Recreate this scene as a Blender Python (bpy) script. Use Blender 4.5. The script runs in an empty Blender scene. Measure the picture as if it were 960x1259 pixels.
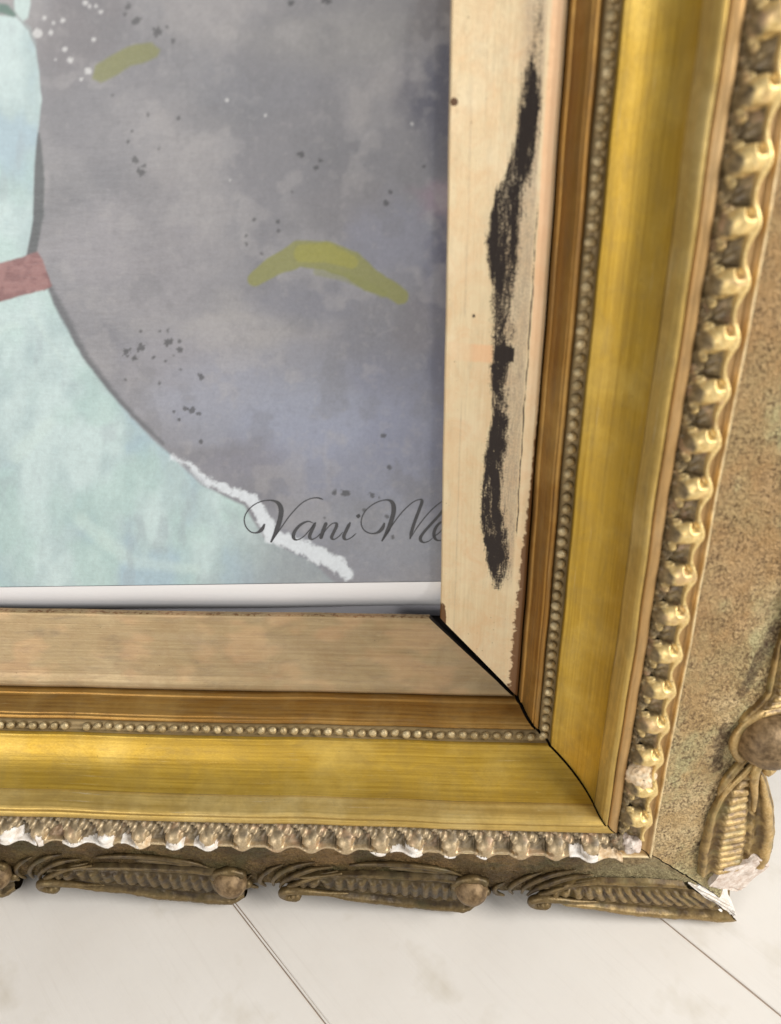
import bpy, bmesh, math, random
import numpy as np
from mathutils import Matrix, Vector

random.seed(7)
rng = np.random.default_rng(7)
scene = bpy.context.scene
col = scene.collection

# ------------------------------------------------------------------ placing of the frame
# frame coordinates: X right, Y up the frame, Z out of the frame towards the viewer, origin at the
# inner (sight) corner; the frame leans back and stands on the floor (world z = 0)
LEAN = math.radians(8.5)
BASE = Vector((0.0, -0.1455, -0.030))                  # back bottom edge, touches the floor
FROT = Matrix.Rotation(math.pi / 2 - LEAN, 4, 'X')
FLOC = Vector((0, 0, 0)) - (FROT @ BASE)
FLOC.x = 0; FLOC.y = 0
FMAT = Matrix.Translation(FLOC) @ FROT                 # frame coordinates -> world

# ------------------------------------------------------------------ camera
CR = [[0.99882714, -0.01249831, -0.04677751], [-0.00879602, 0.90319502, -0.42914028], [0.04761275, 0.42904842, 0.90202577]]
CC = Vector((-0.00597723, 0.18633624, 0.28450679))
FPX = 949.6
cam_d = bpy.data.cameras.new('camera')
cam = bpy.data.objects.new('camera', cam_d); col.objects.link(cam)
cam.matrix_world = FMAT @ Matrix.Translation(CC) @ Matrix(CR).transposed().to_4x4()
cam_d.sensor_fit = 'VERTICAL'; cam_d.sensor_height = 36; cam_d.sensor_width = 36
cam_d.lens = FPX / 1259 * 36
cam_d.clip_start = 0.01; cam_d.clip_end = 50
cam_d.dof.use_dof = True; cam_d.dof.focus_distance = 0.365; cam_d.dof.aperture_fstop = 8.0
scene.camera = cam

# ------------------------------------------------------------------ room light
world = bpy.data.worlds.new('World'); scene.world = world; world.use_nodes = True
bg = world.node_tree.nodes['Background']
bg.inputs[0].default_value = (0.93, 0.96, 1.0, 1); bg.inputs[1].default_value = 0.20
def area(name, loc, target, sx, sy, power, color):
    l = bpy.data.lights.new(name, 'AREA'); l.shape = 'RECTANGLE'; l.size = sx; l.size_y = sy
    l.energy = power; l.color = color
    o = bpy.data.objects.new(name, l); col.objects.link(o)
    o.location = loc
    o.rotation_euler = (Vector(target) - Vector(loc)).to_track_quat('-Z', 'Y').to_euler()
    return o
area('window_light', (1.45, -0.60, 1.20), (0, 0, 0.1), 0.8, 1.0, 44, (1.0, 0.98, 0.95))
area('far_window_light', (-1.5, -2.2, 1.0), (0, 0, 0.1), 1.0, 1.3, 32, (1.0, 0.98, 0.96))
vs = scene.view_settings
vs.view_transform = 'Standard'; vs.look = 'None'; vs.gamma = 1; vs.exposure = 0.12
vs.use_curve_mapping = False

# ------------------------------------------------------------------ helpers
def lin(r, g, b, k=1.0):
    f = lambda c: ((c / 255) / 12.92 if c <= 10 else (((c / 255) + 0.055) / 1.055) ** 2.4)
    return (f(r) * k, f(g) * k, f(b) * k)
def smooth(x, a, b):
    t = np.clip((x - a) / (b - a), 0, 1); return t * t * (3 - 2 * t)
def vnoise(x, y, seed):
    n = 64; g = np.random.default_rng(seed).random((n, n))
    xi = np.floor(x).astype(int); yi = np.floor(y).astype(int); fx = x - xi; fy = y - yi
    fx = fx * fx * (3 - 2 * fx); fy = fy * fy * (3 - 2 * fy)
    a = g[xi % n, yi % n]; b = g[(xi + 1) % n, yi % n]; c = g[xi % n, (yi + 1) % n]; d = g[(xi + 1) % n, (yi + 1) % n]
    return (a * (1 - fx) + b * fx) * (1 - fy) + (c * (1 - fx) + d * fx) * fy
def fbm(x, y, seed, octv=4):
    s = 0; amp = 0.5; tot = 0
    for i in range(octv):
        s = s + amp * vnoise(x * 2 ** i + 13.7 * i, y * 2 ** i + 7.3 * i, seed + i); tot += amp; amp *= 0.55
    return s / tot

def link(name, me, mat, parent=None, loc=None):
    o = bpy.data.objects.new(name, me); col.objects.link(o)
    if mat is not None and len(me.materials) == 0: me.materials.append(mat)
    if parent is not None: o.parent = parent
    if loc is not None: o.location = loc
    return o
def pymesh(name, verts, faces, shade=True):
    me = bpy.data.meshes.new(name); me.from_pydata([tuple(v) for v in verts], [], faces); me.update()
    if shade: me.polygons.foreach_set('use_smooth', np.ones(len(me.polygons), dtype=bool))
    return me
def grid_mesh(name, P, UV=None, flip=False, attrs=None, keep=None, wrap=False):
    n, m = P.shape[:2]
    idx = np.arange(n * m).reshape(n, m)
    if wrap: idx = np.vstack([idx, idx[:1]])
    q = np.stack([idx[:-1, :-1], idx[1:, :-1], idx[1:, 1:], idx[:-1, 1:]], -1).reshape(-1, 4)
    if flip: q = q[:, ::-1]
    if keep is not None: q = q[keep.reshape(-1)]
    me = bpy.data.meshes.new(name)
    me.vertices.add(n * m); me.vertices.foreach_set('co', P.reshape(-1).astype(np.float32))
    me.loops.add(q.size); me.loops.foreach_set('vertex_index', q.reshape(-1).astype(np.int32))
    me.polygons.add(len(q)); me.polygons.foreach_set('loop_start', np.arange(0, q.size, 4, dtype=np.int32))
    me.polygons.foreach_set('loop_total', np.full(len(q), 4, dtype=np.int32))
    me.polygons.foreach_set('use_smooth', np.ones(len(q), dtype=bool))
    me.update(calc_edges=True); me.validate()
    if UV is not None:
        l = me.uv_layers.new(name='UVMap'); uv = UV.reshape(-1, 2)[q.reshape(-1)]
        l.data.foreach_set('uv', uv.reshape(-1).astype(np.float32))
    for k, a in (attrs or {}).items():
        at = me.attributes.new(k, 'FLOAT' if a.ndim == 2 else 'FLOAT_COLOR', 'POINT')
        if a.ndim == 2: at.data.foreach_set('value', a.reshape(-1).astype(np.float32))
        else:
            c = np.ones((n * m, 4), np.float32); c[:, :3] = a.reshape(-1, 3)
            at.data.foreach_set('color', c.reshape(-1))
    return me
def tube_mesh(name, pts, rad, nseg=10, uv=False):
    pts = np.array(pts, float); n = len(pts); rad = np.broadcast_to(rad, n)
    T = np.gradient(pts, axis=0); T /= np.linalg.norm(T, axis=1)[:, None]
    up = np.array([0, 0, 1.0]); A = np.cross(T, up); A /= np.linalg.norm(A, axis=1)[:, None] + 1e-9; B = np.cross(T, A)
    an = np.linspace(0, 2 * np.pi, nseg, endpoint=False)
    V = []; F = []
    for i in range(n):
        for a in an: V.append(pts[i] + rad[i] * (np.cos(a) * A[i] + np.sin(a) * B[i]))
    for i in range(n - 1):
        for j in range(nseg):
            F.append((i * nseg + j, i * nseg + (j + 1) % nseg, (i + 1) * nseg + (j + 1) % nseg, (i + 1) * nseg + j))
    V.append(pts[0] - T[0] * rad[0] * .5); V.append(pts[-1] + T[-1] * rad[-1] * .5); k = n * nseg
    for j in range(nseg):
        F.append((k, (j + 1) % nseg, j)); F.append((k + 1, (n - 1) * nseg + j, (n - 1) * nseg + (j + 1) % nseg))
    me = pymesh(name, V, F)
    bm = bmesh.new(); bm.from_mesh(me); bmesh.ops.recalc_face_normals(bm, faces=bm.faces); bm.to_mesh(me); bm.free()
    return me
def spline(pts, n):
    pts = np.array(pts, float); P = np.vstack([2 * pts[0] - pts[1], pts, 2 * pts[-1] - pts[-2]])
    seg = len(pts) - 1; out = []
    for u in np.linspace(0, seg - 1e-6, n):
        i = int(u); t = u - i; p0, p1, p2, p3 = P[i:i + 4]
        out.append(.5 * (2 * p1 + (p2 - p0) * t + (2 * p0 - 5 * p1 + 4 * p2 - p3) * t * t + (3 * p1 - p0 - 3 * p2 + p3) * t ** 3))
    return np.array(out)

# ------------------------------------------------------------------ node helpers
class NT:
    def __init__(s, name):
        s.m = bpy.data.materials.new(name); s.m.use_nodes = True; s.t = s.m.node_tree
        s.b = s.t.nodes['Principled BSDF']
    def n(s, typ, **kw):
        nd = s.t.nodes.new(typ)
        for k, v in kw.items(): setattr(nd, k, v)
        return nd
    def put(s, sock, v):
        if isinstance(v, bpy.types.NodeSocket): s.t.links.new(v, sock)
        elif isinstance(v, (tuple, list)) and len(v) == 3 and sock.type == 'RGBA': sock.default_value = (*v, 1)
        else: sock.default_value = v
    def coord(s, kind='Object'): return s.n('ShaderNodeTexCoord').outputs[kind]
    def attr(s, name, out='Fac'): nd = s.n('ShaderNodeAttribute'); nd.attribute_name = name; return nd.outputs[out]
    def rand(s): return s.n('ShaderNodeObjectInfo').outputs['Random']
    def mapv(s, vec, scale, loc=(0, 0, 0)):
        nd = s.n('ShaderNodeMapping'); s.put(nd.inputs['Vector'], vec); nd.inputs['Scale'].default_value = scale
        s.put(nd.inputs['Location'], loc); return nd.outputs[0]
    def noise(s, vec, scale, detail=4, rough=.55, dist=0):
        nd = s.n('ShaderNodeTexNoise'); s.put(nd.inputs['Vector'], vec)
        nd.inputs['Scale'].default_value = scale; nd.inputs['Detail'].default_value = detail
        nd.inputs['Roughness'].default_value = rough; nd.inputs['Distortion'].default_value = dist
        return nd.outputs[0]
    def voro(s, vec, scale, feature='F1'):
        nd = s.n('ShaderNodeTexVoronoi'); nd.feature = feature; s.put(nd.inputs['Vector'], vec); nd.inputs['Scale'].default_value = scale
        return nd.outputs['Distance']
    def ramp(s, fac, stops):
        nd = s.n('ShaderNodeValToRGB'); s.put(nd.inputs[0], fac); r = nd.color_ramp
        while len(r.elements) < len(stops): r.elements.new(.5)
        for e, (p, c) in zip(r.elements, stops):
            e.position = p; e.color = (c, c, c, 1) if not isinstance(c, tuple) else (*c, 1)
        return nd.outputs[0]
    def mix(s, fac, a, b, mode='MIX'):
        nd = s.n('ShaderNodeMix'); nd.data_type = 'RGBA'; nd.blend_type = mode
        s.put(nd.inputs[0], fac); s.put(nd.inputs[6], a); s.put(nd.inputs[7], b); return nd.outputs[2]
    def math(s, op, a, b=0.0, clamp=False):
        nd = s.n('ShaderNodeMath'); nd.operation = op; nd.use_clamp = clamp; s.put(nd.inputs[0], a); s.put(nd.inputs[1], b); return nd.outputs[0]
    def bump(s, h, strength, dist=.001, normal=None):
        nd = s.n('ShaderNodeBump'); s.put(nd.inputs['Height'], h); nd.inputs['Strength'].default_value = strength
        nd.inputs['Distance'].default_value = dist
        if normal is not None: s.put(nd.inputs['Normal'], normal)
        return nd.outputs[0]
    def out(s, **kw):
        for k, v in kw.items(): s.put(s.b.inputs[k.replace('_', ' ')], v)
        return s.m

def gilt(name, base, dark, light, dirt=.35, metallic=.8, rough=.42, streak=True, wear=None, dirtcol=(.09, .06, .03), mottle=.25, mottlecol=(.30, .20, .08), bumpk=.3, scratch=.5, scratchcol=(.80, .68, .40)):
    """aged gilding: lengthwise brushing, tarnish, dull grime, tiny pits"""
    s = NT(name); uv = s.coord('UV'); ob = s.coord('Object')
    st = s.noise(s.mapv(uv, (14, 900, 1)), 1.0, 5, .6)                       # lengthwise streaks
    cl = s.noise(ob, 32, 5, .6)
    fine = s.noise(ob, 900, 3, .6)
    c = s.mix(s.ramp(st, [(.3, 0.), (.7, 1.)]), dark, base)
    c = s.mix(s.ramp(cl, [(.48, 0.), (.75, .75)]), c, light)
    g = s.math('MULTIPLY', s.ramp(s.noise(s.mapv(uv, (60, 260, 1)), 1.0, 6, .68, .4), [(.5, 0.), (.72, 1.)]), dirt)
    c = s.mix(g, c, dirtcol)
    c = s.mix(s.math('MULTIPLY', s.ramp(s.noise(ob, 95, 6, .7, .6), [(.42, 0.), (.7, 1.)]), mottle), c, mottlecol)
    c = s.mix(s.math('MULTIPLY', s.ramp(s.noise(s.mapv(uv, (160, 700, 1)), 1.0, 4, .7), [(.64, 0.), (.72, 1.)]), mottle), c, light)
    pits = s.ramp(s.voro(ob, 330), [(.03, 1.), (.09, 0.)])
    pits = s.math('MULTIPLY', pits, s.ramp(s.noise(ob, 70, 2), [(.55, 0.), (.62, 1.)]))
    c = s.mix(s.math('MULTIPLY', pits, .8), c, (.04, .025, .012))
    met = s.math('SUBTRACT', metallic, s.math('MULTIPLY', g, .5), True)
    rg = s.math('ADD', rough, s.math('MULTIPLY', s.math('ADD', st, fine), .16), True)
    rg = s.math('SUBTRACT', rg, .12)
    st2 = s.noise(s.mapv(uv, (5, 2600, 1)), 1.0, 3, .6)
    c = s.mix(s.math('MULTIPLY', s.ramp(st2, [(.52, 0.), (.68, 1.)]), .28), c, dark)
    c = s.mix(s.math('MULTIPLY', s.ramp(s.noise(s.mapv(uv, (22, 1100, 1), (3, 1, 0)), 1.0, 5, .72), [(.64, 0.), (.72, 1.)]), scratch), c, scratchcol)
    bole = s.ramp(s.noise(s.mapv(uv, (90, 420, 1), (9, 4, 0)), 1.0, 6, .75), [(.66, 0.), (.74, 1.)])
    c = s.mix(s.math('MULTIPLY', bole, .6), c, (.20, .065, .022)); met = s.math('SUBTRACT', met, s.math('MULTIPLY', bole, .5), True)
    if wear: c, met, rg = wear(s, uv, ob, c, met, rg)
    h = s.math('ADD', s.math('MULTIPLY', st, .7), s.math('MULTIPLY', fine, .35))
    h = s.math('SUBTRACT', h, pits)
    return s.out(Base_Color=c, Metallic=met, Roughness=rg, Normal=s.bump(h, bumpk, .0004))

# ------------------------------------------------------------------ materials
def wear_flat(s, uv, ob, c, met, rg):
    w = s.attr('black_wear')
    n1 = s.noise(s.mapv(uv, (130, 1500, 1)), 1.0, 5, .7)
    n2 = s.noise(ob, 1900, 4, .75)
    nn = s.ramp(s.math('ADD', s.math('MULTIPLY', n1, .42), s.math('MULTIPLY', n2, .58)), [(.34, 0.), (.66, 1.)])
    m = s.ramp(s.math('ADD', s.math('SUBTRACT', w, nn), .5), [(.36, 0.), (.64, 1.)])
    g = s.attr('grey_rub'); gm = s.math('MULTIPLY', g, s.ramp(nn, [(.36, 1.), (.6, .35)]))
    c = s.mix(gm, c, (.40, .31, .215))
    c = s.mix(m, c, (.026, .017, .013)); met = s.math('MULTIPLY', met, s.math('SUBTRACT', 1.0, m)); rg = s.math('ADD', rg, s.math('MULTIPLY', m, .3))
    b = s.attr('brown_wear'); n3 = s.noise(ob, 420, 5, .65)
    bm_ = s.ramp(s.math('ADD', s.math('SUBTRACT', b, n3), .5), [(.46, 0.), (.56, 1.)])
    c = s.mix(bm_, c, (.13, .055, .012)); met = s.math('MULTIPLY', met, s.math('SUBTRACT', 1.0, s.math('MULTIPLY', bm_, .8)))
    p = s.attr('pink_rub'); c = s.mix(s.math('MULTIPLY', p, .55), c, (.84, .46, .24))
    return c, met, rg
M = {}
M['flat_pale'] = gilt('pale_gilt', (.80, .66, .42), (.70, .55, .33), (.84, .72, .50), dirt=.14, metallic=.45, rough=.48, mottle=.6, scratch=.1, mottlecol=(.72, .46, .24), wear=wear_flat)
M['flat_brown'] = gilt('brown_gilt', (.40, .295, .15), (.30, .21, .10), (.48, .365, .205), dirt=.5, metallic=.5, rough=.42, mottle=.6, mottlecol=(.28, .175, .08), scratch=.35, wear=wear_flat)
M['amber'] = gilt('amber_gilt', (.42, .22, .045), (.20, .088, .016), (.56, .34, .10), dirt=.5, metallic=.7, rough=.4)
M['cove'] = gilt('yellow_gilt', (.60, .385, .055), (.38, .225, .02), (.68, .48, .12), dirt=.28, metallic=.66, rough=.42, mottle=.5, mottlecol=(.36, .235, .055))
M['lip'] = gilt('lip_gilt', (.66, .46, .14), (.46, .30, .07), (.74, .58, .26), dirt=.45, metallic=.65, rough=.42, mottle=.5, mottlecol=(.32, .21, .06), scratch=.9, scratchcol=(.86, .78, .58))
M['tan'] = gilt('tan_gilt', (.58, .36, .15), (.42, .25, .09), (.66, .46, .24), dirt=.4, metallic=.6, rough=.45)
def wear_ridge(s, uv, ob, c, met, rg):
    e = s.math('MULTIPLY', s.attr('crest'), s.ramp(s.noise(ob, 240, 4, .65), [(.3, .35), (.6, 1.)]))
    return s.mix(e, c, (.86, .70, .42)), met, rg
M['ridge'] = gilt('ridge_gilt', (.50, .32, .14), (.34, .20, .075), (.60, .42, .22), dirt=.45, metallic=.55, rough=.42, wear=wear_ridge)
M['channel'] = gilt('bead_channel', (.30, .21, .09), (.18, .12, .05), (.40, .29, .14), dirt=.6, metallic=.5, rough=.5)

def leaf_mat(name, lo, hi, g0, g1):
    s = NT(name); ob = s.coord('Object'); uv = s.coord('UV'); r = s.rand()
    crest = s.attr('crest'); vec = s.n('ShaderNodeVectorMath', operation='ADD'); s.put(vec.inputs[0], ob)
    cmb = s.n('ShaderNodeCombineXYZ'); s.put(cmb.inputs[0], s.math('MULTIPLY', r, 7.0)); s.put(vec.inputs[1], cmb.outputs[0]); v = vec.outputs[0]
    n = s.noise(v, 300, 5, .65); n2 = s.noise(v, 1100, 3, .6)
    grime = s.mix(s.ramp(n, [(.35, 0.), (.7, 1.)]), lo, hi)
    gold = s.mix(s.ramp(n2, [(.3, 0.), (.7, 1.)]), g0, g1)
    m = s.ramp(s.math('ADD', crest, s.math('MULTIPLY', s.math('SUBTRACT', n, .5), .9)), [(.22, 0.), (.75, 1.)])
    c = s.mix(m, grime, gold)
    c = s.mix(s.ramp(s.noise(v, 160, 2), [(.55, 0.), (.7, .5)]), c, (.55, .34, .2))
    met = s.math('MULTIPLY', m, .55); met = s.math('ADD', met, .15)
    h = s.math('ADD', n, s.math('MULTIPLY', n2, .5))
    return s.out(Base_Color=c, Metallic=met, Roughness=s.math('ADD', .36, s.math('MULTIPLY', n, .25)), Normal=s.bump(h, .22, .0005))
M['leaf_r'] = leaf_mat('worn_ornament', (.10, .068, .030), (.32, .235, .115), (.66, .45, .16), (.90, .71, .34))
M['leaf_b'] = leaf_mat('worn_ornament_grey', (.12, .088, .05), (.30, .23, .135), (.40, .29, .16), (.58, .46, .29))

def bead_mat():
    s = NT('bead_gilt'); ob = s.coord('Object'); r = s.rand()
    c = s.mix(r, (.34, .25, .12), (.58, .46, .26)); n = s.noise(ob, 900, 3)
    c = s.mix(s.ramp(n, [(.5, 0.), (.75, .7)]), c, (.12, .085, .04))
    return s.out(Base_Color=c, Metallic=.5, Roughness=.46, Normal=s.bump(n, .6, .0008))
M['bead'] = bead_mat()

def slope_mat(name, a, b, green, speck):
    s = NT(name); ob = s.coord('Object'); at = s.attr('brown')
    n = s.noise(ob, 55, 5, .6); gr = s.noise(ob, 2200, 2, .6); v = s.voro(ob, 900)
    c = s.mix(s.ramp(n, [(.42, 0.), (.58, 1.)]), a, b)
    c = s.mix(s.math('MULTIPLY', s.ramp(s.noise(ob, 38, 5, .65), [(.46, 0.), (.60, 1.)]), .8), c, green)
    c = s.mix(s.math('MULTIPLY', s.ramp(s.noise(s.mapv(ob, (1, 1, 1), (5, 2, 1)), 46, 5, .7), [(.54, 0.), (.66, 1.)]), .35), c, tuple(x * .7 for x in a))
    c = s.mix(s.attr('pale'), c, s.mix(n, (.34, .28, .14), (.44, .37, .20)))
    c = s.mix(s.math('MULTIPLY', at, .6), c, (.40, .225, .085))
    sp = s.math('MULTIPLY', s.ramp(s.noise(ob, 720, 4, .7), [(.50, 0.), (.61, 1.)]), s.ramp(s.noise(ob, 110, 4, .65), [(.38, .22), (.58, 1.)]))
    c = s.mix(s.math('MULTIPLY', sp, speck), c, (.13, .068, .025))
    dk = s.math('MULTIPLY', s.attr('grime'), .72); dn = s.ramp(s.math('ADD', s.math('SUBTRACT', dk, s.noise(ob, 420, 5, .75)), .5), [(.38, 0.), (.75, 1.)])
    c = s.mix(dn, c, (.085, .045, .02))
    h = s.math('ADD', s.math('MULTIPLY', gr, .8), s.math('MULTIPLY', v, .8)); h = s.math('SUBTRACT', h, s.math('MULTIPLY', sp, .6))
    return s.out(Base_Color=c, Metallic=.35, Roughness=s.math('ADD', .42, s.math('MULTIPLY', gr, .2)), Normal=s.bump(h, 1.0, .0015))
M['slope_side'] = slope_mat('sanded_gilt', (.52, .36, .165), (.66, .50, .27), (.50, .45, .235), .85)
M['slope_low'] = slope_mat('sanded_gilt_shaded', (.095, .056, .015), (.165, .105, .03), (.10, .083, .028), .6)  # darker copy of the side slope: shade on the lower slope put into the colour

def swag_mat(name, k):
    s = NT(name); ob = s.coord('Object'); crest = s.attr('crest'); n = s.noise(ob, 170, 5, .6); n2 = s.noise(ob, 900, 3)
    low = s.mix(s.ramp(n, [(.4, 0.), (.65, 1.)]), tuple(x * k for x in (.11, .063, .019)), tuple(x * k for x in (.27, .18, .062)))
    hi = s.mix(s.ramp(n2, [(.35, 0.), (.7, 1.)]), tuple(x * k for x in (.44, .285, .105)), tuple(x * k for x in (.60, .43, .20)))
    m = s.ramp(s.math('ADD', crest, s.math('MULTIPLY', s.math('SUBTRACT', n, .5), .8)), [(.25, 0.), (.7, 1.)])
    c = s.mix(m, low, hi)
    c = s.mix(s.ramp(s.noise(ob, 90, 3), [(.54, 0.), (.72, .4)]), c, tuple(x * k for x in (.24, .22, .09)))
    met = s.math('ADD', .3, s.math('MULTIPLY', m, .35))
    return s.out(Base_Color=c, Metallic=met, Roughness=s.math('ADD', .34, s.math('MULTIPLY', n, .25)), Normal=s.bump(s.math('ADD', n, s.math('MULTIPLY', n2, .5)), .35, .0006))
M['swag_b'] = swag_mat('swag_dark_gilt', .36)  # side swag gilt scaled down: shade on the down-facing rim put into the colour
M['swag_corner'] = swag_mat('swag_corner_gilt', .66)  # scaled down less: some of that shade stays in the corner's colour
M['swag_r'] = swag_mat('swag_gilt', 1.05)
def knob_mat():
    s = NT('knob_gilt'); ob = s.coord('Object'); n = s.noise(ob, 260, 5, .65)
    c = s.mix(s.ramp(n, [(.38, 0.), (.64, 1.)]), (.10, .058, .022), (.30, .20, .10))
    return s.out(Base_Color=c, Metallic=.35, Roughness=s.math('ADD', .40, s.math('MULTIPLY', n, .3)), Normal=s.bump(s.math('ADD', s.noise(ob, 420, 5, .65), n), .4, .0008))
M['knob'] = knob_mat()
def plaster_mat(name, a, b):
    s = NT(name); ob = s.coord('Object'); n = s.ramp(s.noise(ob, 330, 5, .7), [(.35, 0.), (.65, 1.)])
    return s.out(Base_Color=s.mix(n, a, b), Roughness=.85, Normal=s.bump(s.noise(ob, 900, 5, .7), .5, .0008))
M['plaster'] = plaster_mat('white_plaster', (.88, .85, .80), (.66, .57, .47))
M['plaster_pink'] = plaster_mat('pinkish_plaster', (.48, .36, .28), (.74, .66, .58))
M['plaster_cream'] = plaster_mat('cream_plaster', (.52, .34, .17), (.82, .68, .48))
def wood_mat():
    s = NT('dark_wood'); ob = s.coord('Object'); n = s.noise(ob, 120, 4)
    return s.out(Base_Color=s.mix(n, (.012, .008, .006), (.03, .02, .014)), Roughness=.8)
M['wood'] = wood_mat()

# ------------------------------------------------------------------ floor: white painted boards laid at 45 degrees to the frame
def floor_mat():
    s = NT('white_floor_paint'); ob = s.coord('Object'); r = s.rand()
    vec = s.n('ShaderNodeVectorMath', operation='ADD'); s.put(vec.inputs[0], ob)
    cmb = s.n('ShaderNodeCombineXYZ'); s.put(cmb.inputs[0], s.math('MULTIPLY', r, 5.0)); s.put(vec.inputs[1], cmb.outputs[0]); v = vec.outputs[0]
    grain = s.noise(s.mapv(v, (14, 420, 1)), 1.0, 5, .6, .3)
    cl = s.noise(v, 9, 4, .6); st = s.noise(v, 26, 4, .6)
    c = s.mix(s.ramp(cl, [(.35, 0.), (.7, 1.)]), (.79, .75, .69), (.71, .66, .595))
    c = s.mix(s.ramp(st, [(.56, 0.), (.75, .55)]), c, (.56, .50, .39))
    c = s.mix(s.ramp(grain, [(.55, 0.), (.82, .16)]), c, (.48, .42, .35))
    spk = s.math('MULTIPLY', s.ramp(s.voro(v, 55), [(.02, 1.), (.05, 0.)]), s.ramp(s.noise(v, 18, 2), [(.55, 0.), (.6, 1.)]))
    c = s.mix(s.math('MULTIPLY', spk, .6), c, (.35, .30, .26))
    h = s.math('ADD', grain, s.math('MULTIPLY', s.noise(v, 300, 3), .4))
    return s.out(Base_Color=c, Roughness=s.math('ADD', .38, s.math('MULTIPLY', cl, .25)), Normal=s.bump(h, .22, .0006))
M['floor'] = floor_mat()
def gap_mat():
    s = NT('floor_gap'); ob = s.coord('Object')
    return s.out(Base_Color=s.mix(s.noise(ob, 60, 3), (.36, .27, .21), (.52, .42, .34)), Roughness=.9)
M['gap'] = gap_mat()
FY0 = FLOC.y
# world floor points measured from the photograph: seam 1 through (-0.1040,-0.0458) and seam 2 through (0.1096,-0.0526), both along (1,-1)
sub = pymesh('floor', [(-3, -3, -.02), (3, -3, -.02), (3, 3, -.02), (-3, 3, -.02), (-3, -3, -.0008), (3, -3, -.0008), (3, 3, -.0008), (-3, 3, -.0008)],
             [(0, 3, 2, 1), (4, 5, 6, 7), (0, 1, 5, 4), (1, 2, 6, 5), (2, 3, 7, 6), (3, 0, 4, 7)], False)
floor = link('floor', sub, M['gap']); floor['kind'] = 'structure'
dirv = np.array([1, -1]) / math.sqrt(2); nrm = np.array([1, 1]) / math.sqrt(2)
off1 = float(np.dot((-.1053, -.0430), nrm)); off2 = float(np.dot((.1112, -.0499), nrm)); pw = off2 - off1
for i in range(-6, 7):
    a = off1 + i * pw; b = a + pw
    ga = .0014 if i == 0 else .0003; gb = .0003
    bm = bmesh.new()
    n = 40; L0, L1 = -2.0, 2.0
    ys = np.linspace(L0, L1, n)
    rows = []
    for j, l in enumerate(ys):
        wob = .00025 * math.sin(l * 37 + i * 2) + .0002 * math.sin(l * 91 + i)
        ring = []
        for (p, z) in ((a + ga + wob, -.0018), (a + ga + wob, -.0004), (a + ga + .0006 + wob, 0), (b - gb - .0006 - wob, 0), (b - gb - wob, -.0004), (b - gb - wob, -.0018)):
            # plank-local coordinates: x along the board
            ring.append(bm.verts.new((l, p - (a + b) / 2, z)))
        rows.append(ring)
    for j in range(n - 1):
        for k in range(5): bm.faces.new((rows[j][k], rows[j + 1][k], rows[j + 1][k + 1], rows[j][k + 1]))
    bmesh.ops.recalc_face_normals(bm, faces=bm.faces)
    me = bpy.data.meshes.new('plank'); bm.to_mesh(me); bm.free()
    if me.polygons[2].normal.z < 0: me.flip_normals()
    o = link('plank', me, M['floor'], floor)
    c = nrm * (a + b) / 2
    o.location = (c[0], c[1], 0); o.rotation_euler = (0, 0, math.atan2(dirv[1], dirv[0]))

# thin splinter of paint left standing in the open seam
ln_ = np.linspace(-2, 2, 160)
c0 = .00065 + .00022 * np.sin(ln_ * 23) + .0001 * np.sin(ln_ * 77); hw_ = .00036 + .00012 * np.sin(ln_ * 31 + 1)
P = np.stack([np.stack([ln_, c0 + k * hw_, np.full_like(ln_, z)], -1) for k, z in ((-1, -.0016), (-1, -.0003), (-.5, -.0001), (.5, -.0001), (1, -.0003), (1, -.0016))], 1)
me = grid_mesh('seam_splinter', P); 
if me.polygons[2].normal.z < 0: me.flip_normals()
o = link('seam_splinter', me, M['floor'], floor); c = nrm * off1
o.location = (c[0], c[1], 0); o.rotation_euler = (0, 0, math.atan2(dirv[1], dirv[0]))

# ------------------------------------------------------------------ picture frame
root = bpy.data.objects.new('picture_frame', None); col.objects.link(root)
root.location = FMAT @ BASE; root.rotation_euler = (math.pi / 2 - LEAN, 0, 0); root.empty_display_size = .05
root['label'] = 'ornate antique gilt picture frame with chipped mouldings leaning above the white floor'
root['category'] = 'picture frame'

S0 = {'b': -0.40, 'r': -0.42}
def gapw(w): return np.interp(w, [0, .035, .0476, .066, .0745, .0908, .14], [.0048, .0018, .0012, .0006, .0004, .0004, .0012])
def put(rail, s, w, z):
    """rail coordinates (s along towards the corner, w outwards, z proud) -> frame coordinates"""
    s, w, z = np.broadcast_arrays(s, w, z)
    return np.stack([s, -w, z], -1) if rail == 'b' else np.stack([w, -s, z], -1)
def densify(prof, step):
    out = [prof[0]]
    for p, q in zip(prof[:-1], prof[1:]):
        k = max(1, int(math.ceil(math.hypot(q[0] - p[0], q[1] - p[1]) / step)))
        for i in range(1, k + 1): out.append((p[0] + (q[0] - p[0]) * i / k, p[1] + (q[1] - p[1]) * i / k))
    return np.array(out)
def wob(s, rail, k=1.0):
    ph = 0 if rail == 'b' else 1.7
    return k * (.00018 * np.sin(s * 43 + ph) + .00010 * np.sin(s * 131 + 2 * ph))
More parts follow.
